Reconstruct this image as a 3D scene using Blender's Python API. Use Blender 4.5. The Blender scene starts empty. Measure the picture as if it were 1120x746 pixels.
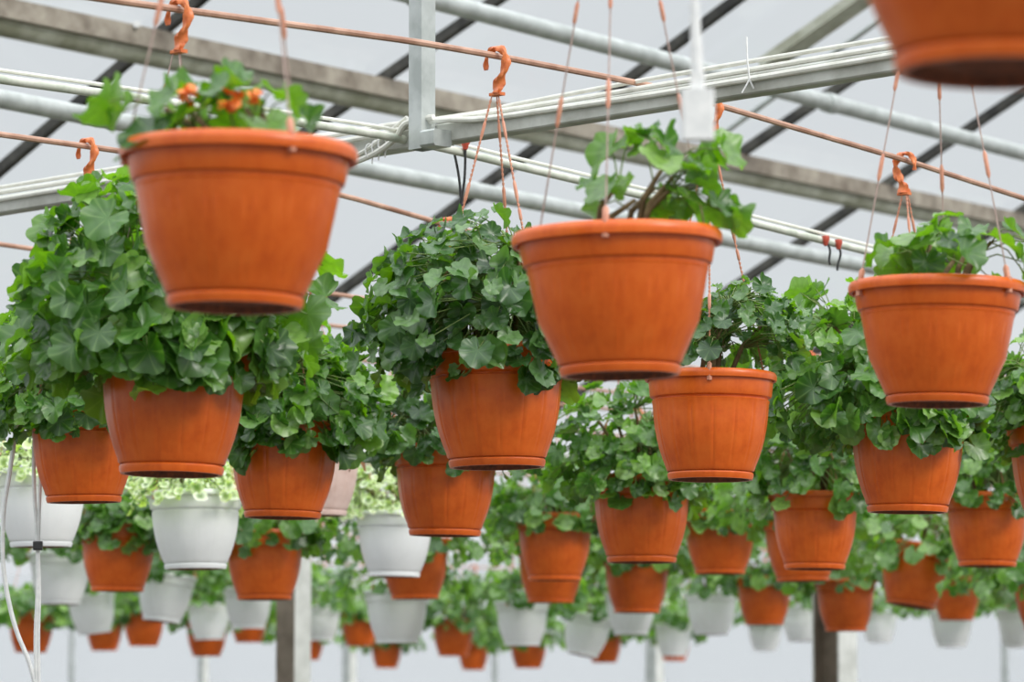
import bpy, math, random
import numpy as np
from mathutils import Vector, Matrix

# ------------------------------------------------------------------ scene, camera
scn = bpy.context.scene
COL = scn.collection
F = 4200.0; CX, CY = 560.0, 373.0; HORIZON = 792.0
PITCH = math.atan((HORIZON - CY) / F)
CAM = Vector((0, 0, 1.6))
cd = bpy.data.cameras.new('camera')
cam = bpy.data.objects.new('camera', cd); COL.objects.link(cam)
cam.location = CAM; cam.rotation_euler = (math.pi / 2 + PITCH, 0, 0)
cd.sensor_width = 36; cd.lens = F / 1120 * 36; cd.clip_end = 300
cd.dof.use_dof = True; cd.dof.focus_distance = 7.3; cd.dof.aperture_fstop = 7.2
scn.camera = cam
scn.view_settings.view_transform = 'Standard'
scn.view_settings.look = 'None'
scn.view_settings.gamma = 1
scn.view_settings.use_curve_mapping = False
scn.view_settings.exposure = 0.0
cp, sp = math.cos(PITCH), math.sin(PITCH)

def ray(x, y):
    a, b = (x - CX) / F, (CY - y) / F
    return Vector((a, cp - b * sp, sp + b * cp))      # camera depth 1
def at_depth(x, y, z): return CAM + ray(x, y) * z
def at_height(x, y, h):
    r = ray(x, y); return CAM + r * (h / r.z)

# greenhouse axes: rods run along U, beams along V
AU, AV = math.radians(38.5), math.radians(-48)
U = Vector((math.sin(AU), math.cos(AU), 0)); V = Vector((math.sin(AV), math.cos(AV), 0))
O = Vector((0.317, 7.40, 0))
DET = U.x * V.y - U.y * V.x
def sq(p):
    d = p - O
    return ((d.x * V.y - d.y * V.x) / DET, (U.x * d.y - U.y * d.x) / DET)
def W3(s, q, h): 
    p = O + U * s + V * q; return Vector((p.x, p.y, 1.6 + h))
def on_row(x, y, q):
    """point of the pixel's ray on the vertical plane of the row q"""
    r = ray(x, y); n = Vector((-U.y, U.x, 0)); o = O + V * q
    k = (o - CAM).dot(n) / r.dot(n) if abs(r.dot(n)) > 1e-9 else 0
    o2 = Vector((o.x, o.y, 0)) - Vector((CAM.x, CAM.y, 0))
    k = o2.dot(n) / r.dot(n)
    return CAM + r * k

# ------------------------------------------------------------------ materials
def new_mat(name):
    m = bpy.data.materials.new(name); m.use_nodes = True
    nt = m.node_tree; b = nt.nodes['Principled BSDF']; return m, nt, b
def N(nt, t, **kw):
    n = nt.nodes.new(t)
    for k, v in kw.items():
        if k in n.inputs: n.inputs[k].default_value = v
        else: setattr(n, k, v)
    return n
def mix(nt, a, b, fac, blend='MIX'):
    n = nt.nodes.new('ShaderNodeMix'); n.data_type = 'RGBA'; n.blend_type = blend
    for sock, v in ((n.inputs[0], fac), (n.inputs[6], a), (n.inputs[7], b)):
        if hasattr(v, 'links') or isinstance(v, bpy.types.NodeSocket): nt.links.new(v, sock)
        else: sock.default_value = v if not isinstance(v, tuple) or len(v) == 4 else (*v, 1)
    return n.outputs[2]
def ramp(nt, src, stops):
    r = nt.nodes.new('ShaderNodeValToRGB'); e = r.color_ramp.elements
    e[0].position, e[0].color = stops[0][0], (*stops[0][1], 1)
    e[1].position, e[1].color = stops[-1][0], (*stops[-1][1], 1)
    for p, c in stops[1:-1]:
        x = e.new(p); x.color = (*c, 1)
    nt.links.new(src, r.inputs[0]); return r.outputs[0]

def mat_noise(name, c1, c2, scale=20, rough=.5, metal=0, spec=.5, stretch=None, bump=0, lo=.35, hi=.65, objspace=True):
    m, nt, b = new_mat(name)
    tc = N(nt, 'ShaderNodeTexCoord'); src = tc.outputs['Object' if objspace else 'Generated']
    if stretch:
        mp = N(nt, 'ShaderNodeMapping'); mp.inputs['Scale'].default_value = stretch
        nt.links.new(src, mp.inputs[0]); src = mp.outputs[0]
    no = N(nt, 'ShaderNodeTexNoise', Scale=scale, Detail=5.0, Roughness=.6)
    nt.links.new(src, no.inputs['Vector'])
    nt.links.new(ramp(nt, no.outputs[0], [(lo, c1), (hi, c2)]), b.inputs['Base Color'])
    b.inputs['Roughness'].default_value = rough; b.inputs['Metallic'].default_value = metal
    b.inputs['Specular IOR Level'].default_value = spec
    if bump:
        bp = N(nt, 'ShaderNodeBump', Strength=bump, Distance=.002)
        nt.links.new(no.outputs[0], bp.inputs['Height']); nt.links.new(bp.outputs[0], b.inputs['Normal'])
    return m

def mat_pot(name, base, light, dark, rough=.33, spec=.5):
    m, nt, b = new_mat(name)
    tc = N(nt, 'ShaderNodeTexCoord')
    oi = N(nt, 'ShaderNodeObjectInfo')
    n1 = N(nt, 'ShaderNodeTexNoise', Scale=7.0, Detail=6.0, Roughness=.65)
    nt.links.new(tc.outputs['Object'], n1.inputs['Vector'])
    mp = N(nt, 'ShaderNodeMapping'); mp.inputs['Scale'].default_value = (30, 30, 2.5)
    nt.links.new(tc.outputs['Object'], mp.inputs[0])
    n2 = N(nt, 'ShaderNodeTexNoise', Scale=1.0, Detail=4.0)
    nt.links.new(mp.outputs[0], n2.inputs['Vector'])
    c = ramp(nt, n1.outputs[0], [(.3, dark), (.5, base), (.72, light)])
    f2 = ramp(nt, n2.outputs[0], [(.45, (0, 0, 0)), (.72, (.6, .6, .6))])
    c = mix(nt, c, light, f2)
    hs = N(nt, 'ShaderNodeHueSaturation'); nt.links.new(c, hs.inputs['Color'])
    mr = N(nt, 'ShaderNodeMapRange'); mr.inputs['To Min'].default_value = .86; mr.inputs['To Max'].default_value = 1.1
    nt.links.new(oi.outputs['Random'], mr.inputs[0]); nt.links.new(mr.outputs[0], hs.inputs['Value'])
    nt.links.new(hs.outputs[0], b.inputs['Base Color'])
    b.inputs['Roughness'].default_value = rough; b.inputs['Specular IOR Level'].default_value = spec
    bp = N(nt, 'ShaderNodeBump', Strength=.15, Distance=.001)
    nt.links.new(n1.outputs[0], bp.inputs['Height']); nt.links.new(bp.outputs[0], b.inputs['Normal'])
    return m

def mat_leaf(name, dark, mid, light, vein, trans=.32, rough=.34, edge=None):
    m, nt, b = new_mat(name)
    uv = N(nt, 'ShaderNodeUVMap'); uv.uv_map = 'leaf'
    at = N(nt, 'ShaderNodeAttribute'); at.attribute_name = 'rnd'
    sx = N(nt, 'ShaderNodeSeparateXYZ'); nt.links.new(uv.outputs[0], sx.inputs[0])
    def M(op, a, bb=None, c=None):
        n = N(nt, 'ShaderNodeMath'); n.operation = op
        for i, v in enumerate((a, bb, c)):
            if v is None: continue
            if isinstance(v, (int, float)): n.inputs[i].default_value = v
            else: nt.links.new(v, n.inputs[i])
        return n.outputs[0]
    X, Y = sx.outputs[0], sx.outputs[1]
    ang = M('ARCTAN2', Y, X)
    rad = M('SQRT', M('ADD', M('MULTIPLY', X, X), M('MULTIPLY', Y, Y)))
    veinf = M('POWER', M('ABSOLUTE', M('COSINE', M('MULTIPLY', ang, 3.5))), 40.0)
    veinf = M('MULTIPLY', veinf, .35)
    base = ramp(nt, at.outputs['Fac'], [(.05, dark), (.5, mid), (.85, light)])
    # the darker horseshoe zone of a pelargonium leaf
    zone = ramp(nt, rad, [(.30, (0, 0, 0)), (.48, (.32,) * 3), (.66, (0, 0, 0))])
    base = mix(nt, base, dark, zone)
    base = mix(nt, base, vein, veinf)
    if edge:
        base = mix(nt, base, edge, ramp(nt, rad, [(.25, (0, 0, 0)), (.85, (1, 1, 1))]))
    geo = N(nt, 'ShaderNodeNewGeometry')
    back = mix(nt, base, (.30, .42, .22, 1), .35)
    col = mix(nt, base, back, geo.outputs['Backfacing'])
    nt.links.new(col, b.inputs['Base Color'])
    b.inputs['Roughness'].default_value = rough; b.inputs['Specular IOR Level'].default_value = .75
    tr = N(nt, 'ShaderNodeBsdfTranslucent')
    tcol = mix(nt, col, (.75, 1.0, .18, 1), 1.0, 'MULTIPLY')
    hs = N(nt, 'ShaderNodeHueSaturation'); hs.inputs['Value'].default_value = 2.0; hs.inputs['Saturation'].default_value = 1.1
    nt.links.new(tcol, hs.inputs['Color']); nt.links.new(hs.outputs[0], tr.inputs[0])
    ms = N(nt, 'ShaderNodeMixShader'); ms.inputs[0].default_value = trans
    nt.links.new(b.outputs[0], ms.inputs[1]); nt.links.new(tr.outputs[0], ms.inputs[2])
    nt.links.new(ms.outputs[0], nt.nodes['Material Output'].inputs[0])
    return m

TERRA = mat_pot('terracotta_plastic', (.69, .115, .007), (.75, .145, .014), (.60, .088, .005))
WHITEP = mat_pot('white_plastic', (.91, .92, .92), (.93, .94, .94), (.89, .90, .90), rough=.4)
PINKP = mat_pot('pale_pink_plastic', (.72, .52, .46), (.78, .6, .54), (.62, .42, .36))
DARKIN = mat_noise('pot_underside_dark', (.10, .030, .015), (.30, .075, .025), 25, .75)  # darker mottled brown for the underside of every saucer
SOIL = mat_noise('soil', (.02, .012, .008), (.09, .055, .035), 60, .95, bump=.8)
HOOKM = mat_noise('orange_hook_plastic', (.62, .13, .03), (.82, .24, .07), 60, .4)
STRAND = mat_noise('salmon_strand_plastic', (.60, .24, .15), (.72, .34, .22), 80, .5)
WIRE = mat_noise('grey_brown_strand', (.36, .25, .22), (.5, .36, .31), 80, .5)
LEAF = mat_leaf('geranium_leaf', (.026, .085, .012), (.085, .205, .036), (.24, .41, .09), (.26, .40, .14))
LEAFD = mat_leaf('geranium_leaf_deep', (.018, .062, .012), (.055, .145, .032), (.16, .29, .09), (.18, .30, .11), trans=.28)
LEAFV = mat_leaf('variegated_leaf', (.14, .24, .07), (.34, .44, .17), (.58, .62, .30), (.5, .55, .3), edge=(.84, .85, .74))
STEM = mat_noise('green_stem', (.12, .20, .05), (.26, .32, .10), 40, .6)
WOODSTEM = mat_noise('brown_stem', (.12, .07, .035), (.24, .16, .08), 50, .8)
PETALO = mat_noise('orange_petal', (.85, .16, .02), (.95, .30, .04), 30, .5)
PETALW = mat_noise('white_petal', (.85, .84, .80), (.92, .90, .88), 30, .5)
DRY = mat_noise('dry_leaf', (.20, .09, .04), (.42, .22, .10), 40, .8)
RODM = mat_noise('rust_primer_rod', (.34, .17, .11), (.58, .35, .25), 14, .55, bump=.3)
BEAMM = mat_noise('dusty_painted_steel', (.36, .36, .31), (.60, .61, .56), 9, .5, stretch=(1, 1, 1), bump=.2)
GALV = mat_noise('galvanised_steel', (.42, .45, .43), (.60, .63, .61), 14, .4, metal=.35)
OLIVE = mat_noise('weathered_gutter_steel', (.34, .34, .24), (.66, .67, .56), 6, .6, bump=.3)
BROWNG = mat_noise('brown_stained_steel', (.18, .145, .11), (.42, .37, .30), 8, .6)
BARM = mat_noise('dark_glazing_rubber', (.014, .013, .012), (.09, .085, .07), 10, .6)
CABLEM = mat_noise('dusty_white_cable', (.70, .69, .61), (.84, .83, .76), 30, .5)
PIPEM = mat_noise('pale_irrigation_pipe', (.50, .54, .44), (.74, .75, .66), 22, .5)
BLACKT = mat_noise('black_rubber_tube', (.012, .013, .013), (.04, .04, .04), 30, .5)
REDC = mat_noise('red_emitter_plastic', (.42, .05, .03), (.6, .10, .06), 30, .45)
WCORD = mat_noise('white_cord', (.74, .75, .74), (.88, .88, .86), 60, .6)
POSTB = mat_noise('brown_weathered_post', (.13, .10, .07), (.26, .21, .16), 7, .6)
POSTW = mat_noise('grey_white_post', (.55, .56, .52), (.74, .75, .71), 9, .5)
TIE = mat_noise('white_tie', (.8, .8, .78), (.9, .9, .88), 60, .5)
CONC = mat_noise('concrete_floor', (.055, .05, .042), (.10, .095, .08), 1.5, .85, bump=.2)

def mat_glass():
    m, nt, b = new_mat('roof_glass')
    t = N(nt, 'ShaderNodeBsdfTransparent'); t.inputs[0].default_value = (.985, .99, .99, 1)
    g = N(nt, 'ShaderNodeBsdfGlossy'); g.inputs['Roughness'].default_value = .08; g.inputs['Color'].default_value = (.9, .9, .9, 1)
    ms = N(nt, 'ShaderNodeMixShader'); ms.inputs[0].default_value = .03
    nt.links.new(t.outputs[0], ms.inputs[1]); nt.links.new(g.outputs[0], ms.inputs[2])
    nt.links.new(ms.outputs[0], nt.nodes['Material Output'].inputs[0]); return m
GLASS = mat_glass()
def mat_film():
    m, nt, b = new_mat('milky_wall_film')
    t = N(nt, 'ShaderNodeBsdfTransparent'); t.inputs[0].default_value = (.98, .985, .99, 1)
    d = N(nt, 'ShaderNodeBsdfTranslucent'); d.inputs[0].default_value = (.85, .87, .88, 1)
    d2 = N(nt, 'ShaderNodeBsdfDiffuse'); d2.inputs[0].default_value = (.86, .87, .88, 1)
    a = N(nt, 'ShaderNodeMixShader'); a.inputs[0].default_value = .5
    nt.links.new(d.outputs[0], a.inputs[1]); nt.links.new(d2.outputs[0], a.inputs[2])
    ms = N(nt, 'ShaderNodeMixShader'); ms.inputs[0].default_value = .3
    nt.links.new(t.outputs[0], ms.inputs[1]); nt.links.new(a.outputs[0], ms.inputs[2])
    nt.links.new(ms.outputs[0], nt.nodes['Material Output'].inputs[0]); return m
FILM = mat_film()

# ------------------------------------------------------------------ mesh helpers
class MB:
    def __init__(s): s.v = []; s.f = []; s.m = []
    def add(s, vs, fs, mi=0):
        o = len(s.v); s.v += [tuple(v) for v in vs]
        s.f += [tuple(i + o for i in f) for f in fs]; s.m += [mi] * len(fs)
    def lathe(s, prof, n=48, flute=None, mi=0, close=False, c=(0, 0)):
        vs = []
        for (r, z) in prof:
            for k in range(n):
                a = 2 * math.pi * k / n
                rr = r * (flute(a, z) if flute else 1)
                vs.append((c[0] + rr * math.cos(a), c[1] + rr * math.sin(a), z))
        fs = []
        m = len(prof)
        for i in range(m - 1 + (1 if close else 0)):
            j = (i + 1) % m
            for k in range(n):
                l = (k + 1) % n
                fs.append((i * n + l, i * n + k, j * n + k, j * n + l))
        s.add(vs, fs, mi)
    def tube(s, pts, r, n=8, cap=True, mi=0, flat=1.0):
        pts = [Vector(p) for p in pts]
        rs = r if isinstance(r, (list, tuple)) else [r] * len(pts)
        vs, fs = [], []
        t0 = (pts[1] - pts[0]).normalized()
        up = Vector((0, 0, 1)) if abs(t0.z) < .9 else Vector((1, 0, 0))
        a = t0.cross(up).normalized()
        for i, p in enumerate(pts):
            t = (pts[min(i + 1, len(pts) - 1)] - pts[max(i - 1, 0)]).normalized()
            a = (a - t * a.dot(t)).normalized(); b = t.cross(a)
            for k in range(n):
                g = 2 * math.pi * k / n
                vs.append(p + a * math.cos(g) * rs[i] + b * math.sin(g) * rs[i] * flat)
        for i in range(len(pts) - 1):
            for k in range(n):
                l = (k + 1) % n
                fs.append((i * n + k, i * n + l, (i + 1) * n + l, (i + 1) * n + k))
        if cap:
            fs.append(tuple(range(n - 1, -1, -1))); e = (len(pts) - 1) * n
            fs.append(tuple(range(e, e + n)))
        s.add(vs, fs, mi)
    def prism(s, a, b, prof, side=None, up=Vector((0, 0, 1)), mi=0, caps=True):
        """sweep a closed 2-D profile (side, up) from a to b"""
        a, b = Vector(a), Vector(b); t = (b - a).normalized()
        sd = t.cross(up).normalized() if side is None else side
        uu = sd.cross(t).normalized()
        n = len(prof); vs = [p0 + sd * x + uu * y for p0 in (a, b) for x, y in prof]
        fs = [(k, (k + 1) % n, n + (k + 1) % n, n + k) for k in range(n)]
        if caps: fs += [tuple(range(n - 1, -1, -1)), tuple(range(n, 2 * n))]
        s.add(vs, fs, mi)
    def box(s, a, b, w, h, mi=0, up=Vector((0, 0, 1)), bev=None):
        bev = bev if bev is not None else min(w, h) * .12
        w, h = w / 2, h / 2
        s.prism(a, b, [(-w + bev, -h), (w - bev, -h), (w, -h + bev), (w, h - bev), (w - bev, h), (-w + bev, h), (-w, h - bev), (-w, -h + bev)], up=up, mi=mi)
    def obj(s, name, mats, parent=None, smooth=True, loc=None):
        me = bpy.data.meshes.new(name); me.from_pydata(s.v, [], s.f)
        mats = mats if isinstance(mats, (list, tuple)) else [mats]
        for m in mats: me.materials.append(m)
        if len(mats) > 1: me.polygons.foreach_set('material_index', s.m)
        me.polygons.foreach_set('use_smooth', [smooth] * len(me.polygons))
        me.update()
        if smooth: me.set_sharp_from_angle(angle=math.radians(38))
        o = bpy.data.objects.new(name, me); COL.objects.link(o)
        if loc is not None: o.location = loc
        if parent: o.parent = parent
        return o

def tag(o, label, cat, group=None):
    o['label'] = label; o['category'] = cat
    if group: o['group'] = group
    return o
def struct(o, label=None):
    o['kind'] = 'structure'
    if label: o['label'] = label
    return o
def empty(name, loc):
    o = bpy.data.objects.new(name, None); COL.objects.link(o); o.location = loc
    o.empty_display_size = .05; return o

# ------------------------------------------------------------------ leaves
def leaf_template(nper, rings, rng, lobes=7):
    """unit leaf in the xy plane, tip towards +x, petiole joins near x=-.25"""
    ph = np.linspace(-math.pi, math.pi, nper, endpoint=False) + math.pi / nper
    r = (.86 + .14 * np.cos(ph))
    r *= 1 - .72 * np.exp(-((math.pi - np.abs(ph)) / .22) ** 2)
    r *= 1 - .20 * (1 - np.abs(np.cos(lobes / 2 * ph)) ** .55) - (.05 * (1 - np.abs(np.cos(1.5 * lobes * ph))) if nper > 30 else 0)
    o1, o2 = rng.uniform(0, 6.28, 2)
    V_, UV = [(0, 0, 0)], [(0, 0)]
    for i in range(rings):
        rho = (i + 1) / rings
        x, y = r * rho * np.cos(ph), r * rho * np.sin(ph)
        z = .20 * rho ** 2 + .075 * rho ** 4 * np.cos(lobes * ph + .6) + .03 * rho ** 4 * np.cos(2 * lobes * ph + o1) + .16 * rho ** 2 * np.sin(2 * ph + o1) + .10 * rho ** 3 * np.sin(3 * ph + o2) - .25 * rho ** 3 * np.maximum(0, np.cos(ph)) ** 2
        for k in range(nper):
            V_.append((x[k], y[k], z[k])); UV.append((rho * math.cos(ph[k]), rho * math.sin(ph[k])))
    Fc = []
    for k in range(nper - 1):
        Fc.append((0, 1 + k, 2 + k))
    for i in range(rings - 1):
        a, b = 1 + i * nper, 1 + (i + 1) * nper
        for k in range(nper - 1):
            Fc.append((a + k, b + k, b + k + 1)); Fc.append((a + k, b + k + 1, a + k + 1))
    return np.array(V_), np.array(UV), np.array(Fc, dtype=np.int32)

def norm(a): return a / (np.linalg.norm(a) + 1e-9)

LOD = {'near': (42, 3), 'mid': (28, 2), 'far': (14, 1)}
def build_plant(seed, n, size, rx, rz, droop=.35, off=(0, 0, 0), lod='near', inner=.5, gap=0.0, flat=0.0, upbias=.55, sprig=False):
    """returns (leaf mesh, stem mesh). Local origin = soil centre; metres."""
    rng = np.random.default_rng(seed)
    nper, rings = LOD[lod]
    temps = [leaf_template(nper, rings, rng) for _ in range(4)]
    Vs, UVs, Fs, Rn = [], [], [], []
    stems = MB(); base = 0
    off = np.array(off, float)
    nb = 6 if not sprig else 4
    hubs = []
    for b in range(nb):
        a = rng.uniform(0, 6.28); rr = rng.uniform(.15, .55)
        top = off * .8 + np.array([math.cos(a) * rx * rr, math.sin(a) * rx * rr, rz * rng.uniform(.3, .75)])
        root = np.array([math.cos(a) * .03, math.sin(a) * .03, -.01])
        mid = (root + top) / 2 + np.array([0, 0, .02]) - off * .15
        stems.tube([root, mid, top], [.006, .005, .0035], 6 if lod == 'near' else 4, mi=1)
        hubs.append(top); hubs.append(mid)
    hubs = np.array(hubs)
    # lumpy outline: several clump centres of the crown
    ncl = 7
    cld = [norm(np.array([rng.normal(), rng.normal(), rng.uniform(-.2, 1)])) for _ in range(ncl)]
    cla = rng.uniform(-.22, .28, ncl)
    nsk = int(n * (.22 if droop > .2 else .12 if droop > .05 else 0))
    for i in range(n + nsk):
        lowf = -droop
        u = rng.uniform(lowf, 1.0) if rng.uniform() < .6 else rng.uniform(0, 1); a = rng.uniform(0, 2 * math.pi)
        c = math.sqrt(max(0, 1 - u * u)); d = np.array([c * math.cos(a), c * math.sin(a), u])
        lump = 1 + sum(cla[k] * max(0, float(d @ cld[k])) ** 4 for k in range(ncl))
        rad = (rng.uniform(.74, 1.06) if rng.uniform() > inner * .45 else rng.uniform(.35, .8)) * lump
        p = off + np.array([d[0] * rx * rad, d[1] * rx * rad, (d[2] * rz * rad) if d[2] > 0 else d[2] * min(rz, .2) * .6])
        if u < 0:                                  # hang outside the rim
            s = max(.72 * rx, .125) / max(1e-6, math.hypot(p[0] - off[0], p[1] - off[1]))
            if s > 1: p[0] = off[0] + (p[0] - off[0]) * s; p[1] = off[1] + (p[1] - off[1]) * s
        if p[2] < .005 and math.hypot(p[0], p[1]) < .15:
            k = .15 / max(.02, math.hypot(p[0], p[1])); p[0] *= k; p[1] *= k
        if i >= n:
            rs = rng.uniform(.125, .168); d = np.array([math.cos(a), math.sin(a), rng.uniform(-.15, .35)]); p = np.array([d[0] * rs, d[1] * rs, rng.uniform(-.02 - .05 * min(droop, .6) / .5, .08)]); d = norm(d)
        nrm = norm(d * np.array([1, 1, .8]) * .95 + np.array([0, 0, upbias]) + rng.normal(0, .42, 3))
        tip = norm(np.array([d[0], d[1], -.35 - .3 * (u < .2)]) + rng.normal(0, .5, 3))
        ax = norm(tip - nrm * float(tip @ nrm)); ay = np.cross(nrm, ax)
        sz = size * rng.uniform(.55, 1.15) * (.8 if u > .8 else 1)
        T, UVt, Ft = temps[rng.integers(4)]
        pts = (T[:, :1] * ax + T[:, 1:2] * ay + T[:, 2:3] * nrm * rng.uniform(.6, 1.7)) * sz + p
        Vs.append(pts); UVs.append(UVt); Fs.append(Ft + base); base += len(pts)
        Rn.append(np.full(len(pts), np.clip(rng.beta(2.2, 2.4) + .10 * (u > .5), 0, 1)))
        if lod != 'far' and (lod == 'near' or i % 2 == 0):
            hb = hubs[np.argmin(np.linalg.norm(hubs - p, axis=1) + rng.uniform(0, .05, len(hubs)))]
            j = p; m = (hb + j) / 2 + np.array([0, 0, .012]) 
            stems.tube([hb, m, j], [.0016, .0014, .0011], 3, cap=False)
    Va = np.concatenate(Vs); Fa = np.concatenate(Fs); UVa = np.concatenate(UVs); Ra = np.concatenate(Rn)
    me = bpy.data.meshes.new('foliage')
    me.vertices.add(len(Va)); me.vertices.foreach_set('co', Va.ravel())
    me.loops.add(len(Fa) * 3); me.loops.foreach_set('vertex_index', Fa.ravel())
    me.polygons.add(len(Fa)); me.polygons.foreach_set('loop_start', np.arange(0, len(Fa) * 3, 3, dtype=np.int32))
    me.polygons.foreach_set('use_smooth', np.ones(len(Fa), bool))
    uvl = me.uv_layers.new(name='leaf'); uvl.data.foreach_set('uv', UVa[Fa.ravel()].ravel())
    at = me.attributes.new('rnd', 'FLOAT', 'POINT'); at.data.foreach_set('value', Ra.astype(np.float32))
    me.update(calc_edges=True); me.validate()
    sm = bpy.data.meshes.new('stems'); sm.from_pydata(stems.v, [], stems.f)
    sm.materials.append(STEM); sm.materials.append(WOODSTEM)
    sm.polygons.foreach_set('material_index', stems.m)
    sm.polygons.foreach_set('use_smooth', [True] * len(sm.polygons)); sm.update()
    return me, sm

_leafcache = {}
def leaf_mesh(key, mat, **kw):
    k = (key, mat.name)
    if k not in _leafcache:
        me, sm = build_plant(900 + key[1], **kw); me.materials.append(mat); _leafcache[k] = (me, sm)
    return _leafcache[k]

# ------------------------------------------------------------------ pots
def fluteF(kind=2, nf=16):
    def f(a, z):
        t = (a * nf / (2 * math.pi)) % 1.0
        g = math.cos(math.pi / nf) / math.cos((t - .5) * 2 * math.pi / nf)
        return (g if kind != 3 else .6 + .4 * g) - (.022 if kind != 3 else .007) * (abs(2 * t - 1)) ** 7
    return f
_pot = {}
def pot_meshes(kind, hi, mat):
    key = (kind, hi, mat.name)
    if key in _pot: return _pot[key]
    n = 192 if hi else 96
    k = {1: .675, 2: .80, 3: .78}[kind] / .80
    bot = {1: .87, 2: .985, 3: .96}[kind]
    def Z(z): return z * k
    body = [(.470, -.012), (.471, -.06), (.4705, -.08), (.467, -.12), (.463, -.168), (.459, -.180), (.446, -.186), (.437, -.192), (.437, -.202), (.4475, -.208), (.4465, -.24), (.441, -.32), (.431, -.41), (.416, -.49), (.396, -.57), (.373, -.64), (.349, -.70), (.337, -.728), (.329, -.740)]
    body = [(r * (1 - (1 - bot) * min(1, -z / .74)), Z(z)) for r, z in body]
    inner = [(.30, Z(-.70)), (.38, Z(-.5)), (.43, Z(-.2)), (.455, Z(-.012))]
    b = MB(); b.lathe(body[:6], n)
    fl = fluteF(kind=kind)
    b2 = body[5:]
    b.lathe(b2, n, flute=lambda a, z: fl(a, z) if z < Z(-.215) and z > Z(-.715) else 1)
    b.lathe([(0.02, Z(-.742)), (.321 * bot, Z(-.740))], n)
    b.lathe([(.02, Z(-.70))] + inner, n)
    b.lathe([inner[-1], body[0]], n)
    rim = MB()
    L = .058 if kind != 3 else .05
    ro = .5
    rim.lathe([(.462, .0), (.468, .007), (.478, .008), (.487, .004), (ro - .005, -.007), (ro, -.020), (ro, -.6 * L), (ro - .003, -L + .004), (ro - .008, -L), (.477, -L + .004), (.474, -L + .016), (.462, -L + .018)], n, close=True)
    s = MB()
    rb = .321 * bot
    s.lathe([(rb - .006, Z(-.738)), (rb - .004, Z(-.746)), (rb + .005, Z(-.750)), (rb + .009, Z(-.757)), (rb + .007, Z(-.778)), (rb + .002, Z(-.792)), (rb, Z(-.80)), (rb - .025, Z(-.80))], n)
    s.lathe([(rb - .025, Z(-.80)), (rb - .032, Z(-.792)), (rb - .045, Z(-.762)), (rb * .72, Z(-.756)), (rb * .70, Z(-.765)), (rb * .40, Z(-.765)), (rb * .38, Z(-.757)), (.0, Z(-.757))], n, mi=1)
    so = MB()
    rng = random.Random(5)
    rings = [(.0, .03), (.12, .022), (.25, .012), (.36, 0), (.437, -.012)]
    so.lathe([(max(r, .001), Z(-.10) + z) for r, z in rings][::-1], 24)
    out = []
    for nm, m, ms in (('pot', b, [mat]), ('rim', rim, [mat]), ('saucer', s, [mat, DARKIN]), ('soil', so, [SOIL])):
        me = bpy.data.meshes.new(nm); me.from_pydata(m.v, [], m.f)
        for q in ms: me.materials.append(q)
        if len(ms) > 1: me.polygons.foreach_set('material_index', m.m)
        me.polygons.foreach_set('use_smooth', [True] * len(me.polygons)); me.update()
        me.set_sharp_from_angle(angle=math.radians(30))
        out.append(me)
    _pot[key] = out
    return out

def link(name, me, parent, scale=None, loc=None, rz=None):
    o = bpy.data.objects.new(name, me); COL.objects.link(o); o.parent = parent
    if scale is not None: o.scale = (scale,) * 3
    if loc is not None: o.location = loc
    if rz is not None: o.rotation_euler = (0, 0, rz)
    return o

def hook_mesh(flip, rodr=.006):
    m = MB(); s = -1 if flip else 1
    path = [(-.021, -.020), (-.022, -.008), (-.019, .006), (-.010, .0155), (.002, .0185), (.014, .014), (.022, .002), (.023, -.012), (.017, -.028), (.010, -.042), (.005, -.054), (.003, -.066)]
    wid = [.004, .0045, .005, .0055, .006, .0065, .007, .0075, .008, .009, .010, .0115]
    rng = random.Random(3)
    pts, n = [], 8
    # smooth path, twisting rectangular section: the ribbed swirl of the plastic hook
    P = []
    for i in range(len(path) - 1):
        for t in (0, .34, .67):
            P.append((path[i][0] * (1 - t) + path[i + 1][0] * t, path[i][1] * (1 - t) + path[i + 1][1] * t, wid[i] * (1 - t) + wid[i + 1] * t))
    P.append((*path[-1], wid[-1]))
    vs, fs = [], []
    L = len(P)
    for i, (x, z, w) in enumerate(P):
        a, b = P[max(i - 1, 0)], P[min(i + 1, L - 1)]
        t = Vector((b[0] - a[0], 0, b[1] - a[1])).normalized(); sd = Vector((t.z, 0, -t.x)); yy = Vector((0, 1, 0))
        tw = i * .42
        for k in range(n):
            g = 2 * math.pi * k / n
            rr = w * .84 * (1 + .46 * math.cos(2 * (g - tw)))
            p = Vector((x, 0, z)) + sd * rr * math.cos(g) + yy * rr * math.sin(g) * .8
            vs.append((p.x * s, p.y, p.z))
    for i in range(L - 1):
        for k in range(n):
            l = (k + 1) % n; q = (i * n + k, i * n + l, (i + 1) * n + l, (i + 1) * n + k)
            fs.append(q if s > 0 else q[::-1])
    c0, c1 = tuple(range(n)), tuple(range((L - 1) * n, L * n))
    fs += [c0[::-1], c1]
    m.add(vs, fs)
    m.box((.003 * s - .012, 0, -.068), (.003 * s + .012, 0, -.068), .012, .006)
    m.v = [(x * 1.12, y * 1.25, z) for x, y, z in m.v]
    me = bpy.data.meshes.new('hook'); me.from_pydata(m.v, [], m.f); me.materials.append(HOOKM)
    me.polygons.foreach_set('use_smooth', [True] * len(me.polygons)); me.update(); me.set_sharp_from_angle(angle=math.radians(50))
    return me
HOOKS = [hook_mesh(False), hook_mesh(True)]

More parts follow.
